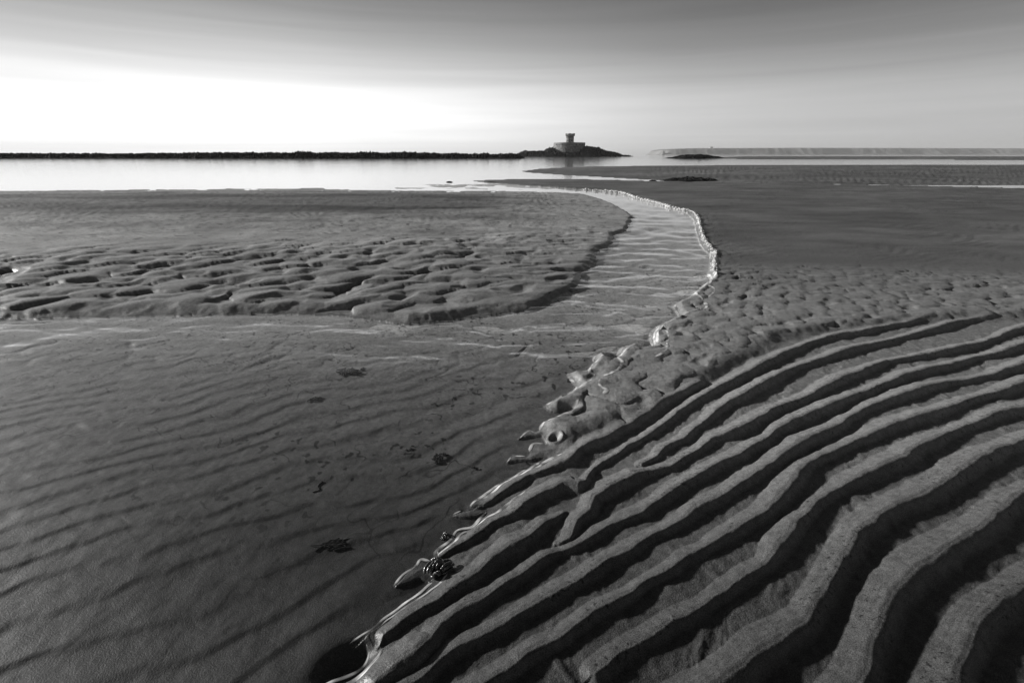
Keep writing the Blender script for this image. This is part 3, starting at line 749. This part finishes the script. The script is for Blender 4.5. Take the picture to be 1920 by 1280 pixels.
def px_tube(bm, pxs, rpx, lift, zbase=None, jig=0.0, rnd=None):
    pts = []
    for (u, v, *l) in pxs:
        zz = 0.0
        x, y = PX(u, v, 0.0); g = ground_z(x, y)
        z = g+(l[0] if l else 0)*1.0+lift
        pts.append((x, y, z))
    mpp = abs(PX(pxs[0][0]+1, pxs[0][1])[0]-PX(pxs[0][0], pxs[0][1])[0])
    tube(bm, smooth_path(pts), rpx*mpp)
def big_cast():
    # loops read off the photograph (780..880 x 1020..1100, 16 px per px)
    L_ = lambda l: [(780+a/16, 1020+b/16, z) for a, b, z in l]
    loops = [
     [(270,900,.004),(265,760,.010),(330,640,.014),(400,560,.015),(470,560,.013)],
     [(380,880,.006),(370,760,.014),(440,650,.019),(490,590,.020),(520,520,.018)],
     [(470,900,.004),(470,780,.012),(520,680,.018),(540,580,.022)],
     [(470,520,.010),(500,460,.018),(580,420,.024),(680,420,.026),(740,470,.022),(720,560,.020),(660,660,.018),(620,760,.014)],
     [(600,560,.022),(620,500,.028),(690,480,.026)],
     [(600,770,.010),(640,640,.020),(700,540,.024),(760,480,.020)],
     [(720,800,.008),(800,700,.018),(880,600,.022),(980,560,.020),(1090,520,.012)],
     [(760,860,.004),(850,760,.014),(960,690,.018),(1080,620,.014),(1140,590,.008)],
     [(840,520,.016),(900,480,.020),(980,490,.018),(1060,520,.012)],
     [(780,900,.002),(900,840,.008),(1020,770,.010),(1110,690,.006)],
     [(540,960,.002),(560,880,.012),(620,860,.016),(680,880,.014),(700,960,.006)],
     [(450,960,.000),(520,990,.004),(600,1000,.002)],
     [(620,940,.004),(640,840,.014),(700,830,.016),(730,900,.012)]]
    x, y = PX(822, 1064); g = ground_z(x, y)
    t = empty('worm_cast', (x, y, g)); tag(t, 'large coiled lugworm cast, shiny and dark, on the water edge in the foreground', 'worm cast')
    bm = bmesh.new()
    for l in loops:
        pts = []
        for (u, v, z) in L_(l):
            a, b = PX(u, v, z*0.9+0.004); pts.append((a-x, b-y, z*0.85+0.004))
        tube(bm, smooth_path(pts), 0.0042, 10)
    from_bm('sand_coil', bm, M_CAST, t)
    # the heap it lies on
    bm = bmesh.new(); bmesh.ops.create_icosphere(bm, subdivisions=3, radius=1)
    for v_ in bm.verts:
        v_.co *= 1+0.15*mnoise.noise(v_.co*2.2); v_.co = Vector((v_.co.x*0.034, v_.co.y*0.030, v_.co.z*0.012))
    from_bm('sand_heap', bm, M_CAST, t)
big_cast()
def coil_cast(u, v, wpx, hpx, label, mat, rpx, turns, seed, hgt, group=None, style='coil'):
    rnd = random.Random(seed); x, y = PX(u, v); g = ground_z(x, y)
    t = empty('worm_cast', (x, y, g)); tag(t, label, 'worm cast', group)
    mx = abs(PX(u+1, v)[0]-x); my = abs(PX(u, v+1)[1]-y)
    bm = bmesh.new(); n = turns
    for k in range(n):
        a = rnd.uniform(0, PI); rr_ = rnd.uniform(.15, 1)
        cxx = rnd.uniform(-.5, .5)*wpx*mx*.8; cyy = rnd.uniform(-.5, .5)*hpx*my*.8
        pts = []
        L0 = rnd.uniform(.2, .45)*wpx*mx; ang = (0.35 if style == 'streak' else rnd.uniform(-1.2, 1.8))+rnd.uniform(-.3, .3); cur = rnd.uniform(-2.4, 2.4)*(0.4 if style == 'streak' else 1)
        for j in range(7):
            f = j/6-.5; aa = ang+cur*f
            px_ = cxx+L0*f*math.cos(aa); py_ = cyy+L0*f*math.sin(aa)
            env = max(0, 1-(px_/(wpx*mx*.55))**2-(py_/(hpx*my*.55))**2)
            pts.append((px_, py_, rpx*mx*0.5+hgt*env*rnd.uniform(.6, 1)))
        tube(bm, smooth_path(pts, 4), rpx*mx*rnd.uniform(.7, 1.1), 7)
    from_bm('sand_coil', bm, mat, t)
coil_cast(837, 1003, 17, 15, 'small round worm cast just above the large coil, at the foam line', M_CAST, 2.6, 8, 11, .010)
coil_cast(622, 1011, 86, 26, 'long drowned worm cast strewn in parallel strings under the dark shallow water', M_CASTW, 1.3, 16, 12, .004, style='streak')
coil_cast(825, 853, 32, 20, 'tangled drowned worm cast under water near the ribbed shore', M_CASTW, 1.3, 14, 13, .006)
coil_cast(768, 832, 20, 9, 'small drowned worm cast of a few curved strings, left of the tangled one', M_CASTW, 1.0, 6, 14, .003)
coil_cast(655, 691, 54, 13, 'broad flat worm cast under the stream, farthest of the drowned casts', M_CASTW, 1.2, 16, 15, .004)
coil_cast(586, 739, 28, 9, 'small flat worm cast under the stream near the left edge', M_CASTW, 1.0, 8, 16, .003)
coil_cast(893, 875, 18, 10, 'small forked worm cast under water beside the shoreline foam', M_CASTW, 1.2, 5, 17, .003)
def s_cast():
    x, y = PX(596, 896); g = ground_z(x, y); bm = bmesh.new()
    pts = [(600,892),(603,893),(597,897),(594,902),(597,907),(594,910),(588,911),(584,913)]
    px_tube(bm, pts, 1.0, 0.002)
    o = from_bm('worm_trail', bm, M_CASTW); tag(o, 'dark s-shaped worm trail on the drowned sand at the left', 'worm trail')
s_cast()

# ------------------------------------------------------------------ seaweed scraps
def scrap_mesh(seed, n=9):
    rnd = random.Random(seed); bm = bmesh.new()
    for k in range(n):
        a = rnd.uniform(0, 2*PI); L0 = rnd.uniform(.4, 1); wd = rnd.uniform(.08, .22); r0 = rnd.uniform(0, .3)
        ox, oy = r0*math.cos(a+2), r0*math.sin(a+2)*.6; prev = None
        for j in range(6):
            f = j/5; aa = a+rnd.uniform(-.4, .4); cxx = ox+L0*f*math.cos(aa); cyy = oy+L0*f*math.sin(aa)*.6
            z = 0.10+0.22*math.sin(f*PI)*rnd.uniform(.3, 1); ww = wd*(1-f*.7)
            nx_, ny_ = -math.sin(aa)*ww, math.cos(aa)*ww
            cur = [bm.verts.new((cxx+nx_, cyy+ny_, z*.4)), bm.verts.new((cxx, cyy, z)), bm.verts.new((cxx-nx_, cyy-ny_, z*.4)), bm.verts.new((cxx, cyy, 0))]
            if prev:
                for q in range(4): bm.faces.new((prev[q], prev[(q+1) % 4], cur[(q+1) % 4], cur[q]))
            else: bm.faces.new(cur)
            prev = cur
        bm.faces.new(prev[::-1])
    bmesh.ops.recalc_face_normals(bm, faces=bm.faces)
    me = bpy.data.meshes.new('seaweed_scrap'); bm.to_mesh(me); bm.free(); me.materials.append(M_WEED); return me
SM = [scrap_mesh(s) for s in (1, 2, 3, 4, 5)]
def scrap(u, v, wpx, label, group=None, k=0, flat=.5):
    x, y = PX(u, v, 0.03); 
    for _ in range(2):
        g = ground_z(x, y); x, y = PX(u, v, g)
    mx = abs(PX(u+1, v)[0]-PX(u, v)[0])
    o = bpy.data.objects.new('seaweed_scrap', SM[k % 5]); C.objects.link(o)
    s_ = wpx*mx*0.5; o.location = (x, y, g-0.002); o.scale = (s_, s_, s_*flat); o.rotation_euler = (0, 0, (k*2.4) % 6.28)
    tag(o, label, 'seaweed', group); return o
scrap(687, 603, 17, 'dark clump of seaweed at the near water edge of the left sandbar', k=1)
scrap(1030, 548, 18, 'tuft of black seaweed on the scoured bank beside the stream bend', k=2)
scrap(848, 528, 8, 'small knot of seaweed among the lobed ripples of the left sandbar', k=3)
scrap(1200, 371, 6, 'small dark stone-like scrap of weed on the crumbling rim of the upper stream', k=4)
scrap(1137, 359, 5, 'speck of weed where the foaming rim of the upper stream begins', k=2)
scrap(1317, 788, 8, 'tiny dark weed scrap on a ripple crest near the right edge', k=0, flat=.8)
scrap(801, 430, 14, 'largest dark seaweed scrap on the pale sand of the left sandbar', k=1)
scrap(830, 437, 11, 'thin seaweed scrap just right of the largest one on the left sandbar', k=3)
scrap(639, 424, 11, 'lone seaweed scrap on the pale sand near the left edge', k=4)
rs = random.Random(5)
for i in range(110):
    u = rs.uniform(535, 940); v = 363+ (rs.random()**0.8)*85
    if u > 850 and v < 380: continue
    if v < 418: scrap(u, v, rs.uniform(2, 7.5), 'small black seaweed scrap in the dark damp belt across the back of the left sandbar', 'seaweed scraps in the damp belt of the left sandbar', i, .35)
    else: scrap(u, v, rs.uniform(2, 7.5), 'small black seaweed scrap on the pale sand between the damp belt and the lobed ripples', 'seaweed scraps on the pale sand of the left sandbar', i, .35)
for i in range(26):
    u = rs.uniform(945, 1160); v = rs.uniform(366, 425)
    if u > 1010+ (v-366)*2.6 or u > 1150: continue
    scrap(u, v, rs.uniform(1.5, 3.5), 'tiny black scrap lying on the fine rippled sand by the stream bend', 'scraps on the fine rippled sand', i, .35)

# ------------------------------------------------------------------ shore foam lines, with water-edge glints painted in as white
FOAM_GLINT = [
 [(590,1292),(621,1278.7),(641.5,1270.8),(666,1259.6),(684,1244),(690.8,1223.8),(686.3,1208)],
 [(645,1284),(659.4,1277.6),(677,1264),(697.5,1244),(711,1226),(713.2,1212.6)],
 [(657,1207),(679.6,1190),(704,1172.3),(735.6,1147.7),(760,1129.7),(791.6,1107.3),(809.5,1091.7)],
 [(715,1172),(738,1153),(765,1136),(800,1112),(826,1093),(842,1077)],
 [(737.8,1098.4),(755.7,1078.2),(778,1062.6),(789.3,1049),(806,1051)],
 [(819.6,1044),(818.4,1034),(845,1012.6),(856.5,994.7),(883.4,988),(900,973),(912,960)],
 [(822,1041),(848,1021),(866,1001),(893,988),(912,972),(935,960),(964,938.7),(985,925)],
 [(848.7,965),(863,956.6)],
 [(881,947.7),(901,932),(919,920.8),(944,902.9),(964,894),(985,880)],
 [(900,938),(925,923),(950,905),(975,893),(1000,876),(1012,868)],
 [(950,866),(963,852.5)],[(965,854),(984,855)],
 [(992,846.5),(999.8,833),(1022,831)],
 [(974,820.8),(990.8,807.3),(1002,810.7)],
 [(1012,806),(1018.8,792.8),(1033.4,786),(1053.5,778.2),(1071.5,770.4),(1085,761.4)],
 [(1017.7,763.7),(1033.4,754.7),(1051.3,743.5),(1067,736.8),(1080.4,727.8),(1073.7,716.6),(1064.7,703.2),(1071.5,698.7),(1089.4,696.5),(1102.8,694.2),(1111.8,680.8),(1114,669.6),(1127.5,662.9),(1141,659.5)],
 [(1104,695),(1105,704),(1112,712),(1109,722),(1098,728),(1083,728)],
 [(1112,680),(1130,678),(1143,677.4),(1160,669.6),(1175,664),(1191,656),(1208,654),(1223.7,651.7)],
 [(1160,668),(1158.8,662.9),(1167.8,652.8),(1183.4,648.3),(1197,649.4),(1208,654)],
 [(1160,670),(1158,680),(1166,693),(1158,706),(1146,712),(1131,718),(1122,730),(1126,738),(1136,746),(1130,754)],
 [(1223.7,651.7),(1220,627),(1232.7,613.6),(1255,602),(1266,599)],
 [(1228,651),(1226,630),(1236,616),(1252,606),(1262,601)],
 [(1233,650),(1232,634),(1242,619),(1258,609)],
 [(1249,652),(1252,640),(1246,625),(1243,616)],
 [(1275,593),(1264,572.8),(1291,559),(1313,541),(1333.5,525.7),(1326.8,514.5)],
 [(1278,596),(1300,592),(1322,586),(1320,576),(1308,562),(1300,552)],
 [(1324,568),(1338,556),(1336,547),(1325,543)],
 [(1330,541),(1334,530),(1340,524),(1335,515),(1331,505)],
 [(1250,652),(1248,668),(1236,678),(1226,683)],
 [(990,884),(1012,874),(1030,862),(1052,853)],
]
def foam():
    V = []; F = []; CV = []
    rnd = random.Random(2)
    for li, l in enumerate(FOAM_GLINT):
        w = [PX(a, b) for a, b in l]
        pts = smooth_path([(a, b, 0) for a, b in w], 8)
        # resample
        m = len(pts); thick = 1.0 if li not in (7, 10, 11, 3, 21, 22, 26) else .7
        mpp = abs(PX(l[0][0]+1, l[0][1])[0]-PX(l[0][0], l[0][1])[0])
        base = len(V); K = 9
        for i, p in enumerate(pts):
            d = (pts[min(i+1, m-1)]-pts[max(i-1, 0)]); d.z = 0
            d = d.normalized() if d.length > 0 else Vector((1, 0, 0))
            nrm = Vector((-d.y, d.x, 0)); f = i/(m-1)
            p = p + nrm*0.0035*float(pn(np.array([p.x*22]), np.array([p.y*22]), 601)[0])
            wv = 0.55+0.45*float(pn(np.array([p.x*9]), np.array([p.y*9]), 603+li)[0])+0.25
            hw = max(0.2, min(1, min(f, 1-f)*m/4+.15))*wv*thick*max(0.0036, 4.2*mpp)
            z0 = max(ground_z(p.x, p.y), 0.0)
            for k in range(K):
                a = PI*k/(K-1); q = p+nrm*hw*math.cos(a)
                V.append((q.x, q.y, max(ground_z(q.x, q.y), 0.0)+0.0002+math.sin(a)*hw*0.15))
                CV.append(min(1, max(0, math.sin(a)**1.5*max(0.12, 0.55*wv+0.25+1.3*float(pn(np.array([p.x*31+li]), np.array([p.y*31]), 607)[0])))))
        for i in range(m-1):
            for k in range(K-1):
                a = base+i*K+k; F.append((a, a+1, a+K+1, a+K))
    me = bpy.data.meshes.new('foam'); me.from_pydata(V, [], F); me.update()
    at = me.attributes.new('cover', 'FLOAT', 'POINT'); at.data.foreach_set('value', np.array(CV, np.float32))
    o = link('foam', me, M_FILM); o['kind'] = 'stuff'
    o['label'] = 'thin white lines of foam and painted-in glint tracing the water edge along the ribbed shore'; o['category'] = 'foam'
foam()
def rim_foam():
    """crumbs of froth heaped against the cut bank of the upper stream"""
    line = [(1336,516),(1331,505),(1332,494),(1334,480),(1326,471),(1316,459),(1311,445),(1307,430),(1304,414),(1293,401),(1277.5,396.5),(1253,391),(1237,386),(1217,380),(1190,373),(1163,364),(1136,360),(1089,356.5)]
    w = smooth_path([(*PX(a, b), 0) for a, b in line], 10); rnd = random.Random(9)
    bm = bmesh.new()
    seglen = [0]
    for a, b in zip(w, w[1:]): seglen.append(seglen[-1]+(b-a).length)
    tot = seglen[-1]; wa = np.array([[p.x, p.y] for p in w]); sl = np.array(seglen)
    for k in range(3000):
        s_ = (rnd.random()**1.0)*tot; x = np.interp(s_, sl, wa[:, 0]); y = np.interp(s_, sl, wa[:, 1])
        i = min(np.searchsorted(sl, s_), len(w)-1); d = wa[i]-wa[i-1]; d = d/(np.linalg.norm(d)+1e-9); nn = np.array([d[1], -d[0]])
        clump = 0.5+0.5*pn(np.array([x*1.7]), np.array([y*1.7]), 611)[0]
        if rnd.random() > clump+.25: continue
        o_ = rnd.gauss(0.03, 0.012)*(0.6+0.07*y); x += nn[0]*o_; y += nn[1]*o_
        g = max(ground_z(x, y), 0)
        r = (0.0018+0.0032*rnd.random()**2)*(0.6+0.20*y)
        res = bmesh.ops.create_icosphere(bm, subdivisions=1, radius=r, matrix=__import__('mathutils').Matrix.Translation((x, y, g+r*.3)))
        for v_ in res['verts']:
            c = Vector((x, y, g+r*.3)); dd = v_.co-c; v_.co = c+Vector((dd.x*(1+.5*rnd.random()), dd.y*(1+.5*rnd.random()), dd.z*.8*(1+.4*rnd.random())))
    o = from_bm('foam', bm, M_FOAM); o['kind'] = 'stuff'
    o['label'] = 'crumbly white froth heaped along the cut outer bank of the upper stream'; o['category'] = 'foam'
rim_foam()

# ------------------------------------------------------------------ haze
HAZE = True
if HAZE:
    bm = bmesh.new(); bmesh.ops.create_cube(bm, size=1)
    bmesh.ops.scale(bm, vec=(16000, 9000, 92), verts=bm.verts); bmesh.ops.translate(bm, vec=(0, -100, 42.0), verts=bm.verts)
    m = bpy.data.materials.new('haze_air'); m.use_nodes = True; nt = m.node_tree; nt.nodes.clear()
    out = nt.nodes.new('ShaderNodeOutputMaterial'); pv = nt.nodes.new('ShaderNodeVolumePrincipled')
    pv.inputs['Color'].default_value = (.95, .95, .95, 1); pv.inputs['Density'].default_value = 0.00009; pv.inputs['Anisotropy'].default_value = 0.0
    nt.links.new(pv.outputs[0], out.inputs['Volume'])
    o = from_bm('haze', bm, m, None, False); o['kind'] = 'stuff'
